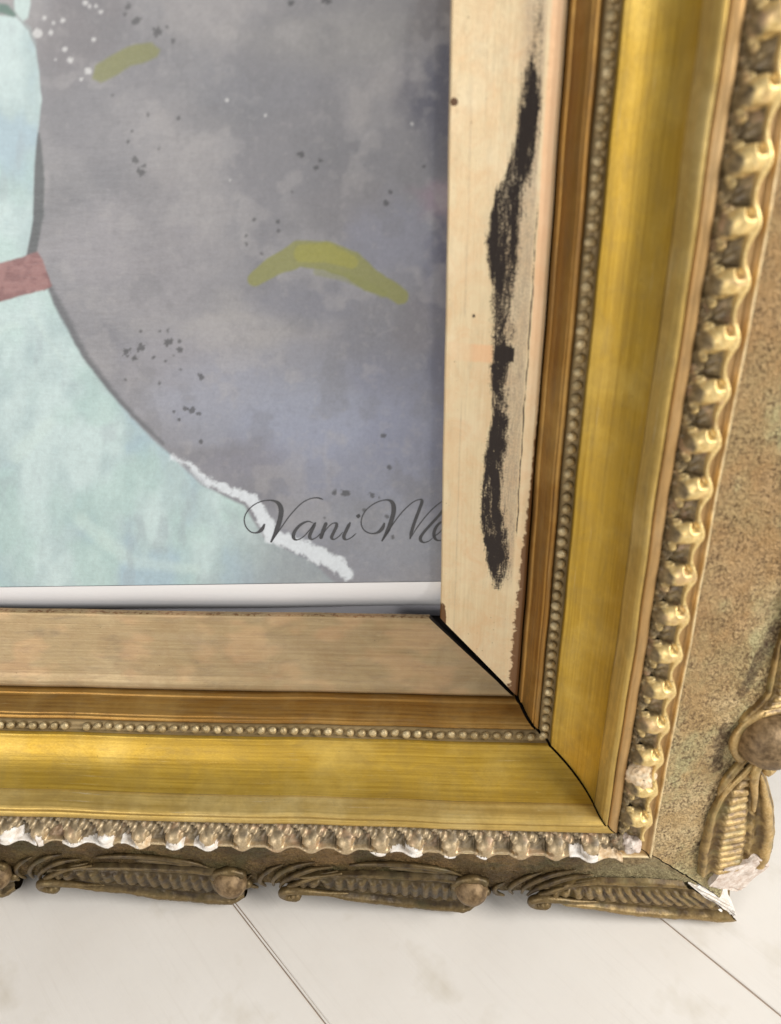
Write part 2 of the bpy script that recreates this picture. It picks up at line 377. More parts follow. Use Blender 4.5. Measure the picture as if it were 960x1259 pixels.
def sweep(name, rail, prof, mat, parent, step=.0012, ds=.002, wobk=1.0, disp=None, attrs=None, ends=None):
    pr = densify(prof, step); n = int((-S0[rail] + .09) / ds)
    q = np.linspace(0, 1, n)[:, None]
    w = pr[:, 0][None, :]; z = pr[:, 1][None, :]
    end = w - (gapw(w) if rail == 'b' else 0.0002)
    if ends is not None: end = np.minimum(end, ends)
    s = S0[rail] + (end - S0[rail]) * q
    t = np.concatenate([[0], np.cumsum(np.hypot(np.diff(pr[:, 0]), np.diff(pr[:, 1])))])[None, :] + prof[0][0]
    W = w + wob(s * 1.3 + 5, rail, wobk * .7); Z = z + wob(s, rail, wobk)
    if disp is not None: Z = Z + disp(s, w + 0 * s)
    P = put(rail, s, W, Z)
    UV = np.stack([s + (0 if rail == 'b' else 3.3), t + 0 * s], -1)
    A = {k: f(s, w + 0 * s) for k, f in (attrs or {}).items()}
    me = grid_mesh(name, P, UV, flip=(rail == 'b'), attrs=A)
    return link(name, me, mat, parent)

def slopez(w): return .0425 - (w - .0908) * .30
ca = np.radians(np.linspace(14, 71, 14)); cr = .0168 / (np.sin(ca[-1]) - np.sin(ca[0]))
cove = [(.0478, .0225), (.0482, .0243)] + [(.0484 + cr * (math.sin(a) - math.sin(ca[0])), .0246 + cr * (math.cos(ca[0]) - math.cos(a))) for a in ca]
cz = cove[-1][1]
PROF = {
 'sight_flat': [(.0004, -.0035), (0, -.0004), (.0006, .0002), (.0284, .0073), (.0292, .0077), (.0315, .0086), (.0335, .0090), (.0346, .0086), (.0350, .0070), (.0351, .0050)],
 'inner_moulding': [(.0353, .0055), (.0354, .0095), (.0360, .0108), (.0367, .0110), (.0370, .0117), (.0376, .0140), (.0388, .0170), (.0402, .0193), (.0408, .0196), (.0411, .0204), (.0424, .0208), (.0430, .0204), (.0432, .0190)],
 'bead_channel': [(.0432, .0195), (.0440, .0207), (.0452, .0214), (.0465, .0216), (.0472, .0220), (.0478, .0232)],
 'cove': cove,
 'lip': [(cove[-1][0] + .0001, cz - .0006), (.0653, cz + .0010), (.0660, .0428), (.0668, .0452), (.0678, .0471), (.0688, .0481), (.0695, .0480), (.0699, .0470), (.0700, .0450)],
 'fillet': [(.0700, .0455), (.0702, .0468), (.0709, .0477), (.0720, .0480), (.0734, .0478), (.0742, .0469), (.0744, .0450)],
 'ridge': [(.0855, .0440), (.0862, .0440), (.0890, .0433), (.0898, .0437), (.0902, .0448), (.0907, .0450), (.0911, .0443), (.0913, .0424)],
 'rough_slope': [(.0911, .0424), (.100, slopez(.100) - .0006), (.115, slopez(.115) - .0009), (.126, slopez(.126) - .0004), (.1310, slopez(.1310)), (.1328, slopez(.1328) - .0012), (.1335, slopez(.1335) - .004), (.1330, .016), (.1335, .008), (.1385, -.004), (.1430, -.015), (.1455, -.0300)],
}
def mask_path(pts, s, w, halfw, soft):
    """soft band around a polyline given as (s, w, half width)"""
    P = np.array(pts); c = np.interp(s, P[:, 0], P[:, 1]); h = np.interp(s, P[:, 0], P[:, 2])
    return smooth(h + soft - np.abs(w - c), 0, 2 * soft) * ((s > P[0, 0]) & (s < P[-1, 0]))
# traced wear of the side rail's flat: s runs downwards (s = -height); rows are (s, left edge, right edge of the black core, right limit of the patchy rub)
BLACK = [(-.226, .0262, .0272, .0284), (-.214, .0250, .0266, .0282), (-.208, .0242, .0264, .0280), (-.2005, .0230, .0272, .0278), (-.195, .0226, .0280, .0288), (-.190, .0224, .0276, .0290), (-.184, .0214, .0268, .0284), (-.178, .0200, .0256, .0280), (-.1715, .0166, .0236, .0276), (-.1625, .0152, .0234, .0274), (-.156, .0143, .0230, .0268), (-.148, .0156, .0226, .0262), (-.1395, .0168, .0222, .0258), (-.129, .0172, .0212, .0258), (-.122, .0176, .0210, .0254), (-.114, .0178, .0222, .0246), (-.106, .0180, .0216, .0226), (-.094, .0190, .0226, .0236), (-.084, .0178, .0228, .0240), (-.072, .0168, .0222, .0240), (-.056, .0162, .0220, .0268), (-.041, .0176, .0264, .0274), (-.030, .0200, .0268, .0276), (-.0225, .0208, .0256, .0272), (-.0185, .0214, .0240, .0262)]
def black_wear(s, w):
    P = np.array(BLACK); l, r, q = (np.interp(s, P[:, 0], P[:, k]) for k in (1, 2, 3))
    j = .0016 * (fbm(s * 220, w * 500, 21, 3) - .5)
    inside = smooth(w + j, l - .0026, l + .0008) * (1 - smooth(w + j * 1.5, r - .0012, r + .0034))
    rub = smooth(w, l - .0032, l) * (1 - smooth(w + j, q - .0012, q + .0010)) * .42 * smooth(fbm(s * 90, w * 260, 23, 3), .35, .65)
    m = np.maximum(inside * (.66 + .36 * smooth(fbm(s * 110, w * 380, 22, 4), .38, .6)), rub)
    m = m * ((s > P[0, 0]) & (s < P[-1, 0])) * np.clip((P[-1, 0] - s) / .006, .55, 1) * np.clip((s - P[0, 0]) / .024, .42, 1)
    sq = ((s > -.1200) & (s < -.1148) & (w > .0178) & (w < .0248)) * 1.0
    lc = .0296 + .00012 * np.sin(s * 210) + .0001 * np.sin(s * 530)
    line = (1 - smooth(np.abs(w - lc), .00012, .00034)) * smooth(-s, .035, .05) * (1 - smooth(-s, .155, .19)) * (.35 + .9 * fbm(s * 160, w * 0, 5, 3))
    spot = (1 - smooth(np.hypot(s + .1305, w - .0099), .0004, .0009)) * .9
    return np.clip(np.maximum(np.maximum(np.maximum(m, sq), line), spot), 0, 1)
def grey_rub(s, w):
    P = np.array(BLACK); l = np.interp(s, P[:, 0], P[:, 1])
    g = smooth(w, l, l + .002) * (1 - smooth(w, .0285, .0296)) * smooth(s, -.235, -.20) * (1 - smooth(s, -.03, -.018)) * .85
    top = 1.2 * smooth(w, .0205, .024) * (1 - smooth(w, .0282, .0292)) * smooth(-s, .195, .21) * (.4 + .5 * fbm(s * 60, w * 200, 14, 3))
    crease = (1 - smooth(np.abs(w - .0066 + .006 * (s + .1)), .0001, .0003)) * .45 * smooth(fbm(s * 50, w * 0, 15, 2), .3, .5)
    return np.clip(np.maximum(np.maximum(g, top), crease), 0, 1)
def brown_wear(s, w):
    a = smooth(.009 - np.hypot((s - .001) * .60, (w - .0005) * 2.4), 0, .006) * .8
    b = smooth(w, .0340 - .0090 * smooth(s, -.12, .03), .0353) * .88
    d = (1 - smooth(np.hypot(s + .1988, w - .0016), .0010, .0015)) * 1.0
    return np.clip(np.maximum(np.maximum(a, b), d), 0, 1)
def pink_rub(s, w):
    a = smooth(w, .0298, .0304) * (1 - smooth(w, .0325, .0345)) * (.15 + .85 * smooth(-s, .08, .15))
    b = ((s > -.1205) & (s < -.1140)) * smooth(w, .0005, .003) * (1 - smooth(w, .0170, .0176)) * (.30 + .6 * smooth(w, .008, .011))
    return np.clip(np.maximum(a, b), 0, 1)
zero = lambda s, w: 0 * s
FLAT_R = dict(black_wear=black_wear, grey_rub=grey_rub, brown_wear=brown_wear, pink_rub=pink_rub)
FLAT_B = dict(black_wear=zero, grey_rub=lambda s, w: .35 * fbm(s * 40, w * 300, 33, 3), brown_wear=lambda s, w: np.maximum(smooth(w, .0338, .035) * .5, (1 - smooth(w, .0, .0012)) * .5), pink_rub=lambda s, w: .25 * smooth(fbm(s * 60, w * 120, 8, 3), .5, .7))

def slope_disp(s, w):
    return .0008 * (fbm(s * 520, w * 520, 3, 3) - .5) * smooth(w, .092, .095) * (1 - smooth(w, .132, .138)) * 2
def slope_brown(rail):
    def f(s, w):
        n = fbm(s * 60, w * 90, 44, 4)
        return smooth(n + .25 * (.115 - w) / .02 + (.1 if rail == 'r' else -.15), .45, .7) * (smooth(-s, -.05, .03) if rail == 'r' else .6)
    return f
def slope_grime(rail):
    def f(s, w):
        g = 0 * s
        if rail == 'r':
            for (a, b, c, d, r) in ((-.020, .1265, .010, .1195, .0035), (.028, .1155, .036, .1145, .004), (.040, .1145, .050, .1155, .003), (.060, .1205, .085, .1210, .0016), (.085, .1205, .098, .1120, .0022)):
                t = np.clip(((s - a) * (c - a) + (w - b) * (d - b)) / ((c - a) ** 2 + (d - b) ** 2), 0, 1)
                dd = np.hypot(s - a - t * (c - a), w - b - t * (d - b)); g = np.maximum(g, .85 * (1 - smooth(dd, r * .5, r * 1.5)))
        else:
            n = fbm(s * 90, w * 200, 51, 3); g = .6 * smooth(n, .35, .75) * (1 - .7 * smooth(s, .06, .10)) * smooth(w, .093, .098)
        return g
    return f

rails = {}
for rail, lab in (('b', 'bottom rail, its gilding browner and its ornament chipped to white plaster'), ('r', 'side rail, its flat pale with a long black worn streak')):
    # closed wooden core below the gilded skins, with the profile's own mitre faces
    core = [(.0007, -.0030), (.0008, -.0006), (.029, .0066), (.0345, .0070), (.0356, .0045), (.0368, .0085), (.0410, .0172), (.0430, .0182), (.0445, .0200), (.0478, .0205), (.0500, .0215), (.0580, .0245), (.0640, .0300), (.0672, .0400), (.0690, .0462), (.0705, .0455), (.0740, .0460), (.0750, .0438), (.0850, .0432), (.0905, .0425), (.0920, .0412), (.115, slopez(.115) - .002), (.1305, slopez(.1305) - .0015), (.1318, .018), (.1318, .008), (.1375, -.004), (.1418, -.014), (.1443, -.0296), (.0090, -.0296), (.0090, -.0032)]
    cp = np.array(core); n = len(cp)
    V = []; 
    for w, z in core: V.append(put(rail, S0[rail], w, z))
    for w, z in core: V.append(put(rail, w - (float(gapw(max(w, 0))) + .0001 if rail == 'b' else .0003), w, z))
    F = [(i, (i + 1) % n, n + (i + 1) % n, n + i) for i in range(n)] + [tuple(range(n)), tuple(range(2 * n - 1, n - 1, -1))]
    me = pymesh('rail', V, F, False)
    bm = bmesh.new(); bm.from_mesh(me); bmesh.ops.recalc_face_normals(bm, faces=bm.faces); bm.to_mesh(me); bm.free()
    o = link('rail', me, M['wood'], root, -BASE); o['label'] = lab; rails[rail] = o
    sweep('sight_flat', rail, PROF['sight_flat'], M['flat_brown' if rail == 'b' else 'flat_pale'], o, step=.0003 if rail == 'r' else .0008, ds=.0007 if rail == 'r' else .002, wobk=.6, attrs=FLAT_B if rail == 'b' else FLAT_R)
    sweep('inner_moulding', rail, PROF['inner_moulding'], M['amber'], o, step=.0005)
    sweep('bead_channel', rail, PROF['bead_channel'], M['channel'], o, step=.0006)
    sweep('cove', rail, PROF['cove'], M['cove'], o, step=.0008)
    sweep('lip', rail, PROF['lip'], M['lip'], o, step=.0005, wobk=1.5)
    sweep('fillet', rail, PROF['fillet'], M['tan' if rail == 'r' else 'lip'], o, step=.0005)
    sweep('ridge', rail, PROF['ridge'], M['ridge'], o, step=.0003, ds=.0015, wobk=1.2, attrs=dict(crest=lambda s, w: smooth(w, .0897, .0902) * (1 - smooth(w, .0909, .0912))))
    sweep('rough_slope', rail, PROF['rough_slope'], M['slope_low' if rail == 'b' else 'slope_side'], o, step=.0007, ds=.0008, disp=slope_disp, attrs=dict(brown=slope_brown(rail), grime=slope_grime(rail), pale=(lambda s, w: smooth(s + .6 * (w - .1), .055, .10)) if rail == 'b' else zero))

# ---- beads: one small ball each, set in the channel
def ball_mesh(name, r, nu=10, nv=7, squash=(1, 1, 1)):
    th = np.linspace(0, 2 * np.pi, nu, endpoint=False)[:, None]; ph = np.linspace(0.02, np.pi - .02, nv)[None, :]
    P = np.stack([r * squash[0] * np.cos(th) * np.sin(ph), r * squash[1] * np.sin(th) * np.sin(ph), r * squash[2] * np.cos(ph) + 0 * th], -1)
    me = grid_mesh(name, P, wrap=True, flip=False)
    bm = bmesh.new(); bm.from_mesh(me); bmesh.ops.recalc_face_normals(bm, faces=bm.faces); bm.to_mesh(me); bm.free()
    return me
bead_meshes = [ball_mesh('bead', .00192, 12, 8, q) for q in ((1, 1, .8), (.92, 1.06, .76), (1.05, .95, .7))]
for rail in 'br':
    s = .0445; end = -.30
    k = 0
    while s > end:
        if rail == 'b' and -.1645 < s < -.1595: s -= .0049; continue      # one lost bead
        me = bead_meshes[rng.integers(3)]
        o = link('bead', me, M['bead'], rails[rail])
        p = put(rail, s, .0452 + rng.normal(0, .00016), .0223 + rng.normal(0, .00022)); o.location = p
        o.rotation_euler = (rng.random() * .3, rng.random() * .3, rng.random() * 6)
        s -= .0049 if rail == 'b' else .0047; k += 1

# ---- leaf ornament band: repeated carved unit
def leaf_height(u, t, rail='b'):
    """carved unit: outer flange with a leaf tip curling inwards from it, a sunk hatched panel beside it, hatched ground inside"""
    zb = .0450 + .0030 * np.sin(np.clip(t / .85, 0, 1) * np.pi / 2)
    def dome(cu, ct, ru, rt, h, p=.6, skew=0.0):
        tt = t + skew * (u - cu)
        return h * np.clip(1 - ((u - cu) / ru) ** 2 - ((tt - ct) / rt) ** 2, 0, 1) ** p
    fw = .105 + .07 * np.exp(-((u - .30) / .2) ** 2)
    F = .0036 * np.exp(-(np.maximum(np.abs(t - .870) - .035, 0) / fw) ** 2) * (.72 + .28 * np.exp(-((u - .3) / .25) ** 2))
    A = dome(.31, .56, .30, .40, .0046, .5, .30) if rail == 'b' else dome(.31, .52, .31, .46, .0048, .5, .45)
    notch = dome(.13, .74, .10, .12, .0022, .5)
    lob = np.maximum(np.maximum(dome(.10, .30, .19, .19, .0026, .45, -.4), dome(.62, .27, .20, .17, .0026, .45, -.4)), np.maximum(dome(.36, .13, .17, .11, .0018, .45, -.4), dome(.90, .13, .15, .11, .0018, .45, -.4)))
    lob = lob * (1.0 if rail == 'b' else .8)
    sq = smooth(u, .50, .56) * (1 - smooth(u, .94, 1.0)) * smooth(t, .40, .46) * (1 - smooth(t, .72, .78))
    panel = sq * (.0004 + .0007 * np.sin(np.clip((u - .52) / .46, 0, 1) * np.pi))
    moat = .0016 * np.maximum(smooth(u, .46, .54) * (1 - smooth(u, .97, 1.0)), 1 - smooth(u, .0, .06)) * smooth(t, .32, .42) * (1 - smooth(t, .74, .84))
    h = np.maximum(np.maximum(F, A), lob) - notch
    hatch = (.0005 if rail == 'b' else .0006) * np.sin(2 * np.pi * (5 * u + 2.6 * t)) * (1 - smooth(A, .0001, .0008)) * (1 - smooth(t, .62, .76)) * (.5 + .5 * (1 - smooth(t, .34, .42)))
    crest = np.clip(smooth(A, .0014, .0034) * smooth(t, .22, .50) + smooth(F, .0010, .0024) * smooth(t, .68, .84) - .5 * smooth(notch, .0005, .002) + .45 * smooth(lob, .0010, .0020) + .22 * smooth(hatch, 0, .0003), 0, 1)
    return zb + h + panel - moat + hatch - .0036 * smooth(t, .95, 1.0), crest
W0, W1 = .0744, .0858
def leaf_patch(rail, s0, ln, u, t, off=0.0):
    z, cr_ = leaf_height(u, t, rail)
    w = W0 + (W1 - W0) * t + .0012 * np.sin(2 * np.pi * (u - .05)) * smooth(t, .70, 1.0)
    return put(rail, s0 + ln * u, w, z + off), cr_
LEAFLEN = {'b': .0148, 'r': .0163}
leaf_me = {}
for rail in 'br':
    ln = LEAFLEN[rail]
    for var in range(3):
        u, t = np.meshgrid(np.linspace(0, 1, 49), np.linspace(0, 1, 37), indexing='ij')
        P, cr_ = leaf_patch(rail, 0.0, ln, u, t)
        if var: P = P + np.stack([0 * u, 0 * u, .00035 * (fbm(u * 5, t * 5, 60 + var, 3) - .5) * 2 * np.sin(np.pi * u)], -1)
        # a skirt closes the outer side
        P2 = np.concatenate([P, P[:, -1:, :] + np.array([0, 0, -.0035])], 1); c2 = np.concatenate([cr_, cr_[:, -1:]], 1)
        leaf_me[rail, var] = grid_mesh('leaf', P2, flip=(rail == 'b'), attrs=dict(crest=c2))
    s = .0744 - ln; i = 0
    while s > -.32:
        o = link('leaf', leaf_me[rail, int(rng.integers(3))], M['leaf_' + rail], rails[rail])
        o.location = put(rail, s, 0, 0); i += 1
        s -= ln

# ---- chips where the ornament has broken to the plaster
def chip(rail, s0, s1, t0, t1, mat, seed, label=None, off=.00035, shape=None):
    ln = LEAFLEN[rail]; base = .0744 - ln * 60
    nu = max(8, int((s1 - s0) / .00025)); nt = max(8, int((t1 - t0) * .0114 / .00025))
    S, t = np.meshgrid(np.linspace(s0, s1, nu), np.linspace(t0, t1, nt), indexing='ij')
    u = ((S - base) / ln) % 1.0
    z, _ = leaf_height(u, t, rail); w = W0 + (W1 - W0) * t + .0012 * np.sin(2 * np.pi * (u - .05)) * smooth(t, .70, 1.0)
    U = (S - s0) / (s1 - s0); V = (t - t0) / (t1 - t0)
    prof = .30 + .75 * fbm(U * max(2, (s1 - s0) / .004), V * 0 + seed, seed, 3) if shape is None else shape(U)
    m = smooth(V - (1 - prof * 1.15), -.02, .02) * np.clip(np.minimum(U, 1 - U) * 8, 0, 1) + .25 * (fbm(U * 9, V * 5, seed + 9, 3) - .5)
    P = put(rail, S, w, z + off + .0003 * fbm(S * 900, t * 12, seed, 2))
    mc = (m[:-1, :-1] + m[1:, 1:] + m[1:, :-1] + m[:-1, 1:]) / 4
    keep = mc > .45
    if keep.sum() < 3: return None
    # dull the thin rim: push rim vertices down into the ornament
    P[..., 2] -= np.where(m < .55, .0005, 0)
    me = grid_mesh('plaster_chip', P, flip=(rail == 'b'), keep=keep)
    bm = bmesh.new(); bm.from_mesh(me); bmesh.ops.delete(bm, geom=[v for v in bm.verts if not v.link_faces], context='VERTS'); bm.to_mesh(me); bm.free()
    return link('plaster_chip', me, mat, rails[rail])
def sx(px): return -.1875 + (px) * (.0175 / 50.0) - .003 + .0000095 * (px - 270)      # photograph column -> s on the lower ornament
def bs(px): return float(np.interp(px, [-27, 252, 539, 686, 800], [-.2, -.1, 0, .05, .0885]))
for (a, b, t0, t1, mt, sd) in ((-2, 30, .35, .99, 'plaster', 1), (22, 48, .62, .99, 'plaster', 2), (48, 56, .4, .95, 'plaster', 3), (74, 130, .70, .99, 'plaster', 4), (122, 142, .30, .99, 'plaster', 5), (148, 174, .62, .99, 'plaster', 6), (166, 186, .42, .96, 'plaster_cream', 7), (203, 228, .58, .99, 'plaster', 8), (236, 270, .60, .99, 'plaster', 9), (455, 476, .84, .98, 'plaster', 10), (478, 522, .70, .99, 'plaster', 11), (497, 516, .5, .93, 'plaster', 12), (545, 562, .84, .98, 'plaster', 13), (584, 600, .86, .98, 'plaster', 14), (698, 738, .50, .99, 'plaster', 15), (732, 768, .55, .97, 'plaster_cream', 16)):
    chip('b', bs(a), bs(b), t0, t1, M[mt], 100 + sd)

# ---- outer ornament: swags with fluted shell band, curled scroll, round knob
def swag(rail, s0, ln, corner=False, push=0.0):
    nu, nv = 110, 34
    u, v = np.meshgrid(np.linspace(0, 1, nu), np.linspace(0, 1, nv), indexing='ij')
    win = np.interp(u, [0, .15, .4, .75, 1], [.1225, .1180, .1160, .1165, .120] if not corner else [.126, .119, .1155, .1150, .1165])
    wout = np.interp(u, [0, .12, .35, .6, .8, .92, 1], [.1320, .1350, .1412, .1475, .1508, .1505, .1445]) if not corner else np.interp(u, [0, .15, .4, .7, .9, 1], [.1335, .1385, .1450, .1500, .1512, .1495])
    win = win + push * (1 - smooth(u, .75, 1.0)) ; wout = np.maximum(wout, win + .012)
    w = win + (wout - win) * v
    s = s0 + ln * u
    if corner:   # end follows the mitre
        s = s0 + (np.minimum(w - .0055, .1425) - s0) * u if rail == 'b' else s0 + (np.minimum(w - .004, .112 + .04 * (w - .14)) - s0) * u
    fl = np.abs(np.sin(np.pi * (u ** 1.15) * (17 if not corner else 15)))
    band = smooth(v, .18, .26) * (1 - smooth(v, .56, .62))
    sc = np.abs(np.sin(np.pi * (u ** 1.25) * 9))
    h = .0014 * np.exp(-((v - .07) / .05) ** 2) + band * (.0004 + .0024 * fl ** .7)
    h = h + .0016 * np.exp(-((v - .64 - .05 * sc) / .035) ** 2) * smooth(u, .1, .2)
    rim = np.exp(-(np.maximum(np.abs(v - .91) - .035, 0) / .05) ** 2)
    h = h + .0036 * rim * smooth(u, -.02, .15) * (.75 + .5 * fbm(u * 7 + s0 * 90, v * 0 + 3, 19, 3)) + .0007
    env = smooth(u, 0, .08) * (1 - (0 if corner else smooth(u, .95, 1.0)) * .6)
    h = h * (.25 + .75 * env) * smooth(v, -.02, .05) - .0012 * (1 - smooth(v, 0, .04))
    z = slopez(w) + .0004 + h
    z = z + .0011 * (fbm(s * 380, w * 380, 77, 4) - .5) * smooth(v, .03, .1)
    # leaf-like wrinkling near the scroll end
    z = z + .0007 * np.sin(40 * u + 9 * v) * (1 - smooth(u, .12, .3)) * band
    crest = np.clip(.65 * rim + band * fl * .55 + .5 * np.exp(-((v - .07) / .05) ** 2) + .4 * np.exp(-((v - .66) / .04) ** 2), 0, 1)
    # rounded outer edge returning to the back
    ex = []; ez = []
    for dw, dz in ((.0008, -.0008), (.0012, -.0022), (.0009, -.0040), (-.0004, -.0062), (-.0030, -.0085), (-.0070, -.0100)):
        ex.append(w[:, -1] + dw); ez.append(z[:, -1] + dz)
    w = np.concatenate([w, np.stack(ex, 1)], 1); z = np.concatenate([z, np.stack(ez, 1)], 1)
    s = np.concatenate([s, np.repeat(s[:, -1:], 6, 1)], 1); crest = np.concatenate([crest, np.full((nu, 6), .5)], 1)
    me = grid_mesh('swag', put(rail, s, w, z), flip=(rail == 'b'), attrs=dict(crest=crest))
    link('swag', me, M['swag_corner' if corner and rail == 'b' else 'swag_' + rail], rails[rail])
    pts = [(.026, .1362, 2.0), (.016, .1342, 3.2), (.007, .1318, 3.8), (.000, .1310, 3.8), (-.0042, .1328, 3.6), (-.0052, .1360, 3.4), (-.0030, .1384, 3.2), (.0004, .1380, 3.4), (.0010, .1358, 3.8)]
    sp = spline([(s0 + a, b, slopez(b) + c * .001) for a, b, c in pts], 40)
    me = tube_mesh('scroll', put(rail, sp[:, 0], sp[:, 1], sp[:, 2]), np.interp(np.linspace(0, 1, 40), [0, .3, .7, 1], [.0010, .0020, .0024, .0030]), 10)
    at = me.attributes.new('crest', 'FLOAT', 'POINT'); at.data.foreach_set('value', np.full(len(me.vertices), .6, np.float32))
    link('scroll', me, M['swag_' + rail], rails[rail])
    if push: return
    # second, smaller leaf curl on the upper side of the scroll
    pts = [(.024, .1175, .8), (.014, .1195, 1.6), (.006, .1235, 2.2), (.001, .1275, 2.4), (-.002, .1300, 2.2), (-.001, .1320, 2.0)]
    sp = spline([(s0 + a, b, slopez(b) + c * .001) for a, b, c in pts], 24)
    me = tube_mesh('leaf_stem', put(rail, sp[:, 0], sp[:, 1], sp[:, 2]), np.interp(np.linspace(0, 1, 24), [0, .5, 1], [.0007, .0014, .0010]), 8)
    at = me.attributes.new('crest', 'FLOAT', 'POINT'); at.data.foreach_set('value', np.full(len(me.vertices), .55, np.float32))
    link('leaf_stem', me, M['swag_' + rail], rails[rail])
def frond(rail, s0, pts, r0):
    sp = spline([(s0 + a, b, slopez(b) + c * .0007 - .0002) for a, b, c in pts], 22)
    q = np.linspace(0, 1, 22)
    me = tube_mesh('frond', put(rail, sp[:, 0], sp[:, 1], sp[:, 2]), r0 * (.3 + .85 * np.sin(np.pi * np.clip(q * .9 + .08, 0, 1))) * (.8 + .5 * fbm(q * 6 + s0 * 77, q * 0, 29, 2)) , 8)
    at = me.attributes.new('crest', 'FLOAT', 'POINT'); at.data.foreach_set('value', np.full(len(me.vertices), .38, np.float32))
    link('frond', me, M['swag_' + rail], rails[rail])
def fronds(rail, s0, big=True):
    frond(rail, s0, [(-.004, .1365, 1.2), (.000, .1300, 1.6), (.006, .1240, 1.6), (.014, .1195, 1.0), (.022, .1165, .2)], .0013)
    frond(rail, s0, [(-.007, .1350, .8), (-.004, .1275, 1.2), (.002, .1205, 1.3), (.010, .1150, .8), (.020, .1125, .1)], .0012)
    frond(rail, s0, [(-.010, .1335, .5), (-.009, .1260, .9), (-.004, .1180, 1.0), (.004, .1115, .6), (.012, .1085, .0)], .0011)
    frond(rail, s0, [(-.014, .1345, .5), (-.016, .1290, .9), (-.014, .1225, .9), (-.009, .1165, .5), (-.003, .1120, .0)], .0010)
    frond(rail, s0, [(-.018, .1365, .5), (-.022, .1330, .9), (-.023, .1280, .9), (-.019, .1230, .5)], .0011)
    if big:
        frond(rail, s0, [(.028, .1100, .1), (.042, .1068, .9), (.058, .1078, 1.0), (.072, .1120, .6), (.080, .1180, .1)], .0011)
        frond(rail, s0, [(.046, .1120, .0), (.056, .1112, .7), (.066, .1130, .5), (.072, .1160, .0)], .0010)
def knob(rail, s, w, r):
    th = np.linspace(0, 2 * np.pi, 28, endpoint=False)[:, None]; ph = np.linspace(.02, 2.2, 18)[None, :]
    rr = r * (1 + .05 * np.cos(2 * th + .6) + .10 * (fbm(np.cos(th) * 1.5 + 9 + s * 100, np.sin(th) * 1.5 + ph, 66, 2) - .5))
    P = np.stack([rr * np.sin(ph) * np.cos(th), rr * 1.05 * np.sin(ph) * np.sin(th), .95 * r * np.cos(ph) + 0 * th], -1)
    me = grid_mesh('knob', P, wrap=True)
    bm = bmesh.new(); bm.from_mesh(me); bmesh.ops.recalc_face_normals(bm, faces=bm.faces); bm.to_mesh(me); bm.free()
    o = link('knob', me, M['knob'], rails[rail]); o.location = put(rail, s, w, slopez(w) + r * .35)
    # collar leaf under the knob
    a = np.linspace(.4, 5.6, 26)
    sp = put(rail, s + np.cos(a) * (r * 1.12), w + np.sin(a) * (r * 1.12), slopez(w + np.sin(a) * r * 1.12) + .0012)
    me = tube_mesh('knob_collar', sp, .0015 + .0008 * np.abs(np.sin(a * 3)), 8)
    at = me.attributes.new('crest', 'FLOAT', 'POINT'); at.data.foreach_set('value', np.full(len(me.vertices), .5, np.float32))
    link('knob_collar', me, M['swag_' + rail], rails[rail])
for rail in 'br':
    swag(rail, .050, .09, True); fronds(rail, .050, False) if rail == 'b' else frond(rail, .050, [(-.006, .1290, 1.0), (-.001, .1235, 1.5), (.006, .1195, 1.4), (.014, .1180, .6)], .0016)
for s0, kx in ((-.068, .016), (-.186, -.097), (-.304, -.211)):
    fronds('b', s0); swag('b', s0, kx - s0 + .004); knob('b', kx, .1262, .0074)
for s0, kx in ((-.036, .034), (-.152, -.084), (-.268, -.200)):
    swag('r', s0, kx - s0 - .008, push=.012); knob('r', kx, .1325 if kx > 0 else .142, .0118)

# ---- broken corner: bare plaster faces at the mitre
def chunk(name, rail, pts, mat, label=None):
    bm = bmesh.new()
    for p in pts: bm.verts.new(tuple(put(rail, *p)))
    r = bmesh.ops.convex_hull(bm, input=list(bm.verts))
    bmesh.ops.delete(bm, geom=[v for v in bm.verts if not v.link_faces], context='VERTS')
    bmesh.ops.subdivide_edges(bm, edges=list(bm.edges), cuts=4, use_grid_fill=True)
    for v in bm.verts: v.co += Vector((rng.normal(0, .00022), rng.normal(0, .00022), rng.normal(0, .0003)))
    bmesh.ops.recalc_face_normals(bm, faces=bm.faces)
    me = bpy.data.meshes.new(name); bm.to_mesh(me); bm.free()
    o = link(name, me, mat, rails[rail])
    if label: o['label'] = label
    return o
chunk('broken_plaster', 'r', [(.1190, .1230, .0350), (.1085, .1275, .0350), (.1050, .1420, .0322), (.1075, .1500, .0285), (.1150, .1515, .0270), (.1270, .1440, .0275), (.1310, .1405, .0275), (.1050, .1440, .016), (.1300, .1400, .016), (.118, .1235, .020), (.115, .150, .017)], M['plaster_pink'], 'jagged bare plaster at the broken frame corner')
chunk('broken_plaster', 'b', [(.1140, .1180, .0345), (.1190, .1205, .0335), (.1385, .1385, .0292), (.1430, .1470, .0275), (.1415, .1500, .0258), (.1340, .1425, .0285), (.1400, .1400, .015), (.1150, .1210, .018), (.137, .148, .018)], M['plaster'], 'white plaster break face at the frame corner')
# worn bits of the leaf band at the corner
def lump(rail, s, w, z, rs, rw, rz, mat, seed, name='plaster_chip', label=None):
    th = np.linspace(0, 2 * np.pi, 44, endpoint=False)[:, None]; ph = np.linspace(.05, 2.0, 24)[None, :]
    nz = 1 + .45 * (fbm(np.cos(th) * np.sin(ph) * 2.4 + 9 + seed, np.sin(th) * np.sin(ph) * 2.4 + 9 + np.cos(ph), seed, 4) - .5) * 2
    P = np.stack([s + rs * nz * np.sin(ph) * np.cos(th), w + rw * nz * np.sin(ph) * np.sin(th), z + rz * nz * np.cos(ph)], -1)
    me = grid_mesh(name, put(rail, P[..., 0], P[..., 1], P[..., 2]), wrap=True)
    bm = bmesh.new(); bm.from_mesh(me); bmesh.ops.recalc_face_normals(bm, faces=bm.faces); bm.to_mesh(me); bm.free()
    o = link(name, me, mat, rails[rail])
    if label: o['label'] = label
    return o
